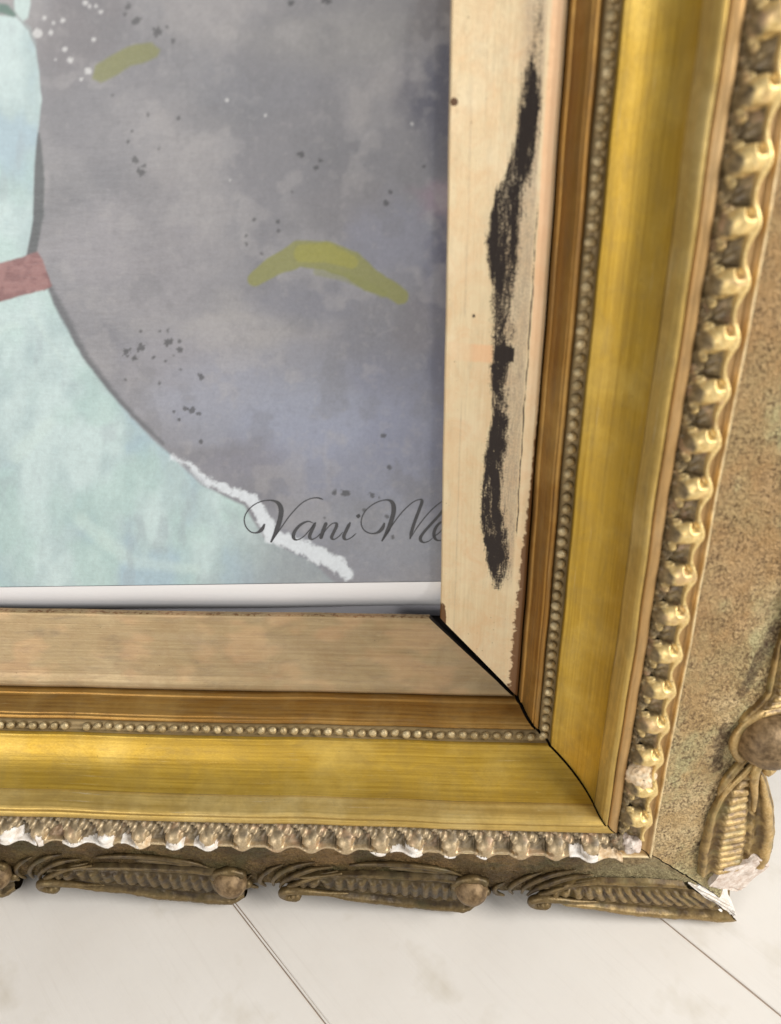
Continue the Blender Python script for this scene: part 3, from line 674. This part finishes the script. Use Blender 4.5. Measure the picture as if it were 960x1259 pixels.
lump('r', .0790, .0800, .0462, .0052, .0050, .0040, M['plaster_pink'], 3, label='pinkish plaster stump of the lost corner leaf')
lump('b', .0760, .0795, .0462, .0030, .0040, .0032, M['leaf_b'], 4, 'leaf_remnant')
lump('r', .0405, .0800, .0478, .0066, .0058, .0036, M['plaster_cream'], 5, label='round rubbed cream patch on the side ornament')

# ---- backing board behind the print
bb = pymesh('backing_board', [(x, y, z) for z in (-.024, -.0152) for (x, y) in ((-.40, -.0085), (.0085, -.0085), (.0085, .42), (-.40, .42))], [(0, 3, 2, 1), (4, 5, 6, 7), (0, 1, 5, 4), (1, 2, 6, 5), (2, 3, 7, 6), (3, 0, 4, 7)], False)
def board_mat():
    s = NT('grey_board'); ob = s.coord('Object')
    return s.out(Base_Color=s.mix(s.noise(ob, 80, 4), (.60, .58, .62), (.68, .66, .69)), Roughness=.8)
link('backing_board', bb, board_mat(), root, -BASE)

# ------------------------------------------------------------------ art print inside the frame
PZ = -0.004
proot = bpy.data.objects.new('art_print', None); col.objects.link(proot)
proot.matrix_world = FMAT @ Matrix.Translation((-.1, 0, PZ)); proot.empty_display_size = .04
proot['label'] = 'grey painted print of a mint green dress with red belt inside the gilt frame'
proot['category'] = 'art print'
POFF = Vector((.1, 0, -PZ))
# homography between the print's plane (metres) and the coordinates its picture was traced in
R_ = np.array(CR); C_ = np.array(CC)
def to_trace(x, y):
    d = np.stack([x - C_[0], y - C_[1], np.full_like(x, PZ - C_[2])], -1) @ R_.T
    return 480 + FPX * d[..., 0] / -d[..., 2], 629.5 - FPX * d[..., 1] / -d[..., 2]
def from_trace(px, py):
    d = np.stack([(np.asarray(px, float) - 480) / FPX, -(np.asarray(py, float) - 629.5) / FPX, -np.ones(np.shape(px))], -1) @ R_
    t = (PZ - C_[2]) / d[..., 2]
    return C_[0] + d[..., 0] * t, C_[1] + d[..., 1] * t
xl, xr = -.26, .006
NX, NY = 560, 640
ml, mr = from_trace([0, 540], [721.5, 714.5])
def y0(x): return np.interp(x, [ml[0] - .06, ml[0], ml[1], .006], [mr[0] - .002, mr[0], mr[1], mr[1] + .0001])
gx = np.linspace(xl, xr, NX)[:, None] + np.zeros((1, NY)); tt = np.linspace(0, 1, NY)[None, :]
gy = y0(gx) + (.31 - y0(gx)) * tt ** 1.0
X, Y = to_trace(gx, gy)
def inpoly(pts, X, Y):
    pts = np.array(pts, float); ins = np.zeros(X.shape, bool); d = np.full(X.shape, 1e9)
    for (x1, y1), (x2, y2) in zip(pts, np.roll(pts, -1, 0)):
        c = ((y1 > Y) != (y2 > Y)) & (X < (x2 - x1) * (Y - y1) / ((y2 - y1) if y2 != y1 else 1e-9) + x1); ins ^= c
        t = np.clip(((X - x1) * (x2 - x1) + (Y - y1) * (y2 - y1)) / ((x2 - x1) ** 2 + (y2 - y1) ** 2 + 1e-9), 0, 1)
        d = np.minimum(d, np.hypot(X - x1 - t * (x2 - x1), Y - y1 - t * (y2 - y1)))
    return np.where(ins, d, -d)
def stroke(pts, X, Y):
    """signed distance inside a stroke of (x, y, half width)"""
    pts = np.array(pts, float); d = np.full(X.shape, -1e9)
    for (x1, y1, r1), (x2, y2, r2) in zip(pts[:-1], pts[1:]):
        t = np.clip(((X - x1) * (x2 - x1) + (Y - y1) * (y2 - y1)) / ((x2 - x1) ** 2 + (y2 - y1) ** 2 + 1e-9), 0, 1)
        d = np.maximum(d, r1 + (r2 - r1) * t - np.hypot(X - x1 - t * (x2 - x1), Y - y1 - t * (y2 - y1)))
    return d
K = 1.0
def L(r, g, b): return np.array(lin(r * .985, g * 1.003, b * 1.03)) * K
C = np.zeros(X.shape + (3,))
def blend(c, m):
    global C
    C = C * (1 - m[..., None]) + c * m[..., None]
# grey ground
n1 = fbm(X / 120 + 3, Y / 110 + 9, 11, 5); n2 = fbm(X / 45, Y / 45, 12, 4); n3 = fbm(X / 9, Y / 9, 13, 3)
C[:] = L(136, 132, 131)
blend(L(122, 119, 120), smooth(n1, .50, .62) * .8)
blend(L(152, 146, 142), smooth(1 - n1, .52, .64) * .6)
def blob(x, y, rx, ry, c, a, seed=0):
    nn = fbm(X / (rx * .8) + seed, Y / (ry * .8) + 2 * seed, 70 + seed, 3)
    r = np.hypot((X - x) / rx, (Y - y) / ry) + (nn - .5) * 1.1
    blend(np.array(c), a * (.8 if x < 500 else 1) * (1 - smooth(r, .40, 1.25)))
for i, b in enumerate((
    (90, 40, 60, 80, L(112, 105, 104), .7), (110, 300, 80, 60, L(158, 151, 149), .7), (60, 250, 60, 50, L(122, 119, 117), .5),
    (290, 130, 70, 60, L(110, 109, 111), .75), (240, 90, 60, 40, L(128, 126, 127), .5), (400, 50, 130, 60, L(150, 145, 138), .6), (330, 110, 80, 40, L(126, 124, 126), .6),
    (410, 200, 60, 45, L(112, 110, 111), .7), (430, 250, 60, 40, L(122, 117, 116), .5), (300, 405, 70, 40, L(164, 157, 149), .75), (200, 330, 90, 60, L(150, 143, 141), .5),
    (480, 300, 60, 60, L(134, 134, 146), .6), (380, 380, 80, 30, L(122, 121, 127), .6), (240, 460, 90, 60, L(142, 138, 142), .5), (420, 450, 120, 50, L(118, 117, 122), .55),
    (370, 520, 110, 45, L(150, 152, 163), .6), (330, 500, 170, 60, L(154, 156, 165), .6), (430, 570, 130, 70, L(144, 146, 158), .7), (500, 520, 80, 80, L(128, 129, 142), .6), (300, 560, 60, 30, L(132, 128, 134), .6),
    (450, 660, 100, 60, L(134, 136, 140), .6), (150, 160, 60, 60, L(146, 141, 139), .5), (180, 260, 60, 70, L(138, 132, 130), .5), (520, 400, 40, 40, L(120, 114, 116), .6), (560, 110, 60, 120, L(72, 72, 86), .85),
    (556, 330, 36, 70, L(70, 70, 92), .85), (552, 240, 44, 26, L(138, 118, 126), .75), (560, 450, 40, 60, L(92, 92, 106), .7), (555, 560, 40, 90, L(104, 106, 122), .6), (540, 10, 40, 60, L(104, 96, 92), .5))):  # right-edge dark blue and pinkish blobs: a person's reflection painted into the print colours
    blob(*b, seed=i)
cool = np.clip((Y - 150) / 500, 0, 1)[..., None] * .75 + .1
C = C * (1 - cool) + C * np.array([.965, .99, 1.06]) * cool
blend(L(112, 110, 111), smooth(n2, .60, .72) * .3); blend(L(164, 158, 154), smooth(1 - n2, .60, .72) * .3)
blend(L(172, 166, 160), smooth(n3, .62, .8) * .14); blend(L(98, 96, 98), smooth(1 - n3, .62, .8) * .14)
n4 = fbm(X / 2.6, Y / 2.6, 14, 2); n5 = fbm(X / 3 + Y / 40, Y / 22, 15, 2)
ex = (fbm(X / 12, Y / 12, 31, 3) - .5) * 5
# dress
bod = inpoly([(-300, 20), (0, 19), (20, 21), (35, 38), (44, 60), (48, 90), (51, 125), (48, 150), (44, 178), (42, 205), (41, 240), (40, 272), (36, 296), (28, 330), (-300, 330)], X, Y)
top = inpoly([(14, -60), (38, -60), (37, 5), (34, 22), (28, 26), (18, 14)], X, Y)
skirt = inpoly([(-300, 352), (58, 352), (66, 375), (100, 438), (130, 478), (160, 512), (190, 542), (212, 562), (250, 597), (300, 622), (325, 662), (385, 692), (425, 730), (425, 780), (-300, 780)], X, Y)
skin = fbm(X / 60, Y / 90, 41, 4); br = fbm((X + .3 * Y) / 9, (Y - .3 * X) / 36, 42, 4)
dressc = L(172, 189, 185) + (L(192, 207, 201) - L(172, 189, 185)) * smooth(skin, .45, .7)[..., None] + (L(162, 182, 187) - L(172, 189, 185)) * smooth(1 - skin, .5, .7)[..., None]
dressc = dressc + (L(168, 194, 182) - dressc) * (smooth(fbm(X / 60 + 9, Y / 70, 43, 3), .5, .75) * .45)[..., None]
dressc = dressc * (1 + (.05 * (br - .5) + .12 * (n3 - .5)))[..., None]
blend(L(62, 68, 68), smooth(stroke([(47, 165, 2), (48, 220, 6.5), (46, 265, 7.5), (39, 312, 6)], X, Y) + ex * .4, -2, 2) * .85)
blend(L(80, 82, 84), smooth(stroke([(60, 356, 6), (80, 395, 6), (105, 440, 4.5), (135, 480, 3.5), (165, 512, 2.5), (200, 545, 1)], X, Y) + ex * .5, -4, 3) * .75)
fade = 1 - smooth(X + .25 * (Y - 640), 255, 385) * smooth(Y, 560, 620) * .72
C = C * (1 - (smooth(bod + ex * .25, -1.6, 1.6))[..., None]) + dressc * smooth(bod + ex * .25, -1.6, 1.6)[..., None]
ms = smooth(skirt + ex * .4, -2.5, 2.5) * fade
C = C * (1 - ms[..., None]) + dressc * ms[..., None]
blend(L(190, 206, 198), smooth(top + ex * .3, -1.5, 1.5) * .95); blend(L(64, 104, 88), smooth(stroke([(-20, 8, 5), (6, 11, 6), (16, 18, 3)], X, Y) + ex * .4, -2, 2) * .9)
blend(L(150, 158, 154), smooth(stroke([(20, 20, 1.2), (36, 34, 1.5), (44, 55, 1)], X, Y), -1.2, 1.0) * .7)
for p in ([(40, 385, 2), (60, 420, 2.5), (82, 450, 1)], [(0, 405, 4), (20, 400, 3)], [(100, 640, 9), (160, 690, 8), (240, 700, 5)], [(20, 560, 10), (60, 520, 8)]):
    blend(L(204, 218, 206), smooth(stroke(p, X, Y) + ex, -5, 5) * .35)
blend(L(150, 158, 160), smooth(fbm(X / 26, Y / 60, 47, 4), .6, .75) * .35 * smooth(np.maximum(bod, skirt), 0, 20) * fade)
# belt
belt = inpoly([(-300, 345), (0, 323), (28, 316), (46, 309), (53, 320), (58, 336), (63, 352), (54, 357), (28, 363), (0, 371), (-300, 400)], X, Y)
bc = L(130, 84, 80) + (L(150, 104, 98) - L(130, 84, 80)) * smooth(fbm(X / 16, Y / 10, 45, 3), .45, .65)[..., None]
mb = smooth(belt + ex * .35, -1.5, 1.5); C = C * (1 - mb[..., None]) + bc * mb[..., None]
blend(L(118, 66, 62), smooth(stroke([(54, 357, 1), (62, 351, 2), (57, 335, 1)], X, Y), -1, 1) * .6)
# olive brush strokes
ol = L(124, 123, 70)
blend(ol, smooth(inpoly([(113, 97), (117, 80), (145, 63), (165, 55), (186, 52), (197, 61), (193, 70), (175, 78), (160, 81), (140, 95), (124, 102)], X, Y) + ex * .4, -2, 2) * .92)
g2 = [(313, 343, 9), (335, 328, 12), (368, 312, 16), (400, 314, 18), (432, 326, 17), (455, 345, 14), (480, 356, 11), (492, 364, 10)]
blend(L(132, 130, 70), smooth(stroke(g2, X, Y) + ex * .45, -1.5, 1.5) * .92)
blend(L(150, 144, 56), smooth(stroke([(372, 312, 11), (400, 310, 12), (432, 322, 8)], X, Y) + ex * .4, -2, 2) * .7)
blend(L(128, 128, 68), smooth(stroke([(390, 334, 5), (425, 340, 6), (470, 360, 6)], X, Y) + ex * .5, -2, 2) * .5)
# white hem stroke
wh = [(212, 563, 4), (233, 571, 5), (250, 590, 7), (285, 604, 8), (310, 614, 9), (322, 636, 12), (334, 660, 13), (358, 668, 12), (388, 680, 14), (412, 692, 14), (428, 706, 10)]
wn = fbm(X / 5, Y / 5, 46, 3)
wh = [(a, b, c * .72) for a, b, c in wh]
blend(L(214, 216, 215), smooth(stroke(wh, X, Y) + ex * .7 + (wn - .5) * 9, -2.5, 3) * .95)
blend(L(160, 162, 164), smooth(stroke([(225, 572, 3), (248, 593, 4)], X, Y) + ex * .5, -2, 2) * .4)
# splatter
for (x, y, r) in ((158, 8, 4), (167, 25, 5), (193, 39, 6), (205, 33, 2), (153, 17, 2.4), (213, 51, 3), (162, 161, 1.8), (158, 174, 2.2), (166, 197, 4), (173, 211, 4.6), (176, 204, 3), (138, 117, 2), (195, 183, 2), (219, 146, 2.6), (182, 141, 2),
                  (155, 432, 6), (174, 427, 5.6), (165, 439, 3.4), (188, 440, 2.4), (207, 421, 5.4), (206, 406, 2.2), (220, 431, 3.6), (220, 420, 2.6), (196, 407, 2), (213, 437, 1.8), (203, 444, 1.5), (248, 463, 4.2), (222, 454, 2), (196, 471, 2), (154, 467, 1.5), (173, 408, 1.8),
                  (236, 505, 4.6), (228, 503, 3), (244, 508, 3), (247, 543, 2.6), (213, 506, 2), (219, 516, 2.2), (425, 606, 5), (410, 605, 3.2), (457, 609, 3.6), (447, 627, 3.2), (476, 635, 2.6), (466, 612, 2), (482, 660, 2.4), (399, 637, 1.6),
                  (471, 536, 3), (478, 574, 3.2), (358, 4, 4), (402, 2, 5), (393, 198, 3), (389, 207, 3), (341, 273, 3), (342, 283, 2.6), (359, 236, 2), (312, 270, 2.2), (303, 300, 2.6), (322, 312, 2), (474, 250, 3.4), (480, 236, 2.4), (370, 190, 4), (521, 205, 2), (303, 290, 2)):
    e2 = (fbm(X / 3.2 + x, Y / 3.2 + y, 90, 2) - .5) * r * 1.2
    blend(L(48, 48, 48), smooth(r * .92 - np.hypot((X - x), (Y - y) * 1.05) + e2 * 1.3, -1.1, 1.0) * .74)
for (x, y, r) in ((62, 40, 3), (77, 25, 3), (66, 28, 2), (80, 60, 3), (86, 74, 3.6), (108, 87, 4.4), (115, 49, 2.4), (100, 98, 2), (46, 41, 6), (54, 22, 2), (68, 73, 2), (105, 3, 3), (110, 8, 2.4), (118, 8, 2), (124, 14, 2.4), (279, 123, 2), (326, 142, 1.6), (283, 221, 1.6), (507, 152, 1.8)):
    blend(L(206, 202, 196), smooth(r - np.hypot(X - x, Y - y) + (fbm(X / 3 + x, Y / 3, 91, 2) - .5) * 2.5, -1, 1) * .8)
C = np.clip(C * (1 + .16 * (n4 - .5) + .05 * (n5 - .5))[..., None], 0, .9)
zz = np.zeros_like(gx)
def print_mat():
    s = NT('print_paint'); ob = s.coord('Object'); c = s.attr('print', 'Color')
    n = s.noise(ob, 1400, 3, .6); br_ = s.noise(s.mapv(ob, (90, 420, 90)), 1.0, 4, .6)
    c = s.mix(.10, c, s.mix(n, (.1, .1, .1), (.5, .5, .5)))
    h = s.math('ADD', s.math('MULTIPLY', n, .5), br_)
    return s.out(Base_Color=c, Roughness=.40, Normal=s.bump(h, .28, .0005))
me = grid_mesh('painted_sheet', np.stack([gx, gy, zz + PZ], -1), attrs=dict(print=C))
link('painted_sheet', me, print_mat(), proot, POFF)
# white unprinted margin, its lower end curling back
mx = np.linspace(xl, xr, 120)[:, None]; yend = np.interp(mx, [-.26, -.19, -.13, .006], [-.0085, -.0080, -.0068, -.0022])
qq = np.linspace(0, 1, 40)[None, :]; ang = np.radians(10 + 50 * qq)
cy = np.concatenate([[[0]], np.cumsum(np.cos(ang[:, 1:]), 1)], 1); cz_ = np.concatenate([[[0]], np.cumsum(np.sin(ang[:, 1:]), 1)], 1)
sc_ = (y0(mx) - yend) / cy[0, -1]
my = y0(mx) - .0002 - sc_ * cy; mz = PZ + .0001 - sc_ * cz_ * .8 + .0003 * np.sin(mx * 60) * qq; ph = 0 * qq
def paper_mat():
    s = NT('white_paper'); ob = s.coord('Object'); n = s.noise(s.mapv(ob, (20, 300, 300)), 1.0, 4)
    return s.out(Base_Color=s.mix(n, (.76, .74, .74), (.82, .81, .81)), Roughness=.5, Normal=s.bump(n, .1, .0005))
me = grid_mesh('white_margin', np.stack([mx + 0 * ph, my, mz], -1), flip=True)
link('white_margin', me, paper_mat(), proot, POFF)

# ---- handwritten signature, brushed on the print as thin ink ribbons
def ribbon(paths, name):
    V = []; F = []
    for pts, wmax in paths:
        p = np.array(pts, float); p = np.stack([260 + p[:, 0] / 3, 480 + p[:, 1] / 3], 1)
        sp = spline(p, 16 * len(p)); T = np.gradient(sp, axis=0); T /= np.linalg.norm(T, axis=1)[:, None] + 1e-9
        down = np.clip(T[:, 1] * .95 + .05, 0, 1); hw = .66 + 1.55 * wmax * down ** 1.2
        hw = np.convolve(np.pad(hw, 6, 'edge'), np.ones(13) / 13, 'valid')
        e = np.linspace(0, 1, len(sp)); hw *= np.minimum(1, .35 + 8 * np.minimum(e, 1 - e))
        N = np.stack([-T[:, 1], T[:, 0]], 1); b = len(V)
        for q in (sp + N * hw[:, None], sp - N * hw[:, None]):
            x, y = from_trace(q[:, 0], q[:, 1]); V += [(a, c, PZ + .00012) for a, c in zip(x, y)]
        k = len(sp)
        F += [(b + i, b + i + 1, b + k + i + 1, b + k + i) for i in range(k - 1)]
    me = pymesh(name, V, F)
    bm = bmesh.new(); bm.from_mesh(me)
    for f in bm.faces:
        f.normal_update()
        if f.normal.z < 0: f.normal_flip()
    bm.to_mesh(me); bm.free()
    return me
def ink_mat():
    s = NT('ink'); ob = s.coord('Object')
    return s.out(Base_Color=s.mix(s.noise(ob, 500, 3), (.035, .036, .04), (.075, .075, .08)), Roughness=.5)
INK = ink_mat()
letters = [
 [([(196, 492), (186, 512), (168, 524), (146, 522), (127, 502), (121, 474), (132, 446), (158, 421), (192, 407), (226, 406), (248, 418), (257, 442), (252, 478), (238, 520), (219, 560)], 1.5), ([(219, 560), (250, 516), (290, 460), (330, 418), (362, 400), (390, 396), (412, 402)], .5)],
 [([(378, 490), (356, 483), (330, 494), (308, 518), (302, 540), (314, 551), (338, 540), (362, 514), (382, 487)], 1.0), ([(384, 486), (370, 516), (362, 538), (370, 549), (388, 541), (404, 525)], 1.0)],
 [([(424, 486), (412, 516), (402, 548)], 1.1), ([(404, 544), (420, 516), (442, 493), (458, 489), (461, 500), (450, 524), (443, 542), (452, 549), (470, 538), (484, 522)], .9)],
 [([(512, 486), (498, 514), (488, 538), (496, 550), (516, 542), (534, 526)], 1.0), ([(538, 458), (542, 464), (546, 468)], 1.4)],
 [([(638, 488), (630, 508), (612, 524), (586, 527), (562, 514), (552, 488), (560, 456), (584, 428), (618, 409), (650, 404), (668, 416), (672, 444), (662, 484), (648, 520), (628, 556)], 1.4), ([(628, 556), (660, 506), (700, 452), (740, 414), (768, 402), (776, 410), (766, 440), (750, 482), (738, 520), (732, 548)], .9), ([(732, 548), (762, 500), (806, 446), (846, 412), (864, 408), (866, 420), (846, 452), (812, 490), (782, 524), (770, 546), (780, 560), (800, 556), (818, 542)], .9)],
 [([(818, 540), (838, 526), (856, 504), (860, 488), (846, 486), (828, 504), (820, 530), (828, 550), (848, 552), (872, 534)], .9)],
]
for lt in letters:
    link('signature_letter', ribbon(lt, 'signature_letter'), INK, proot, POFF)
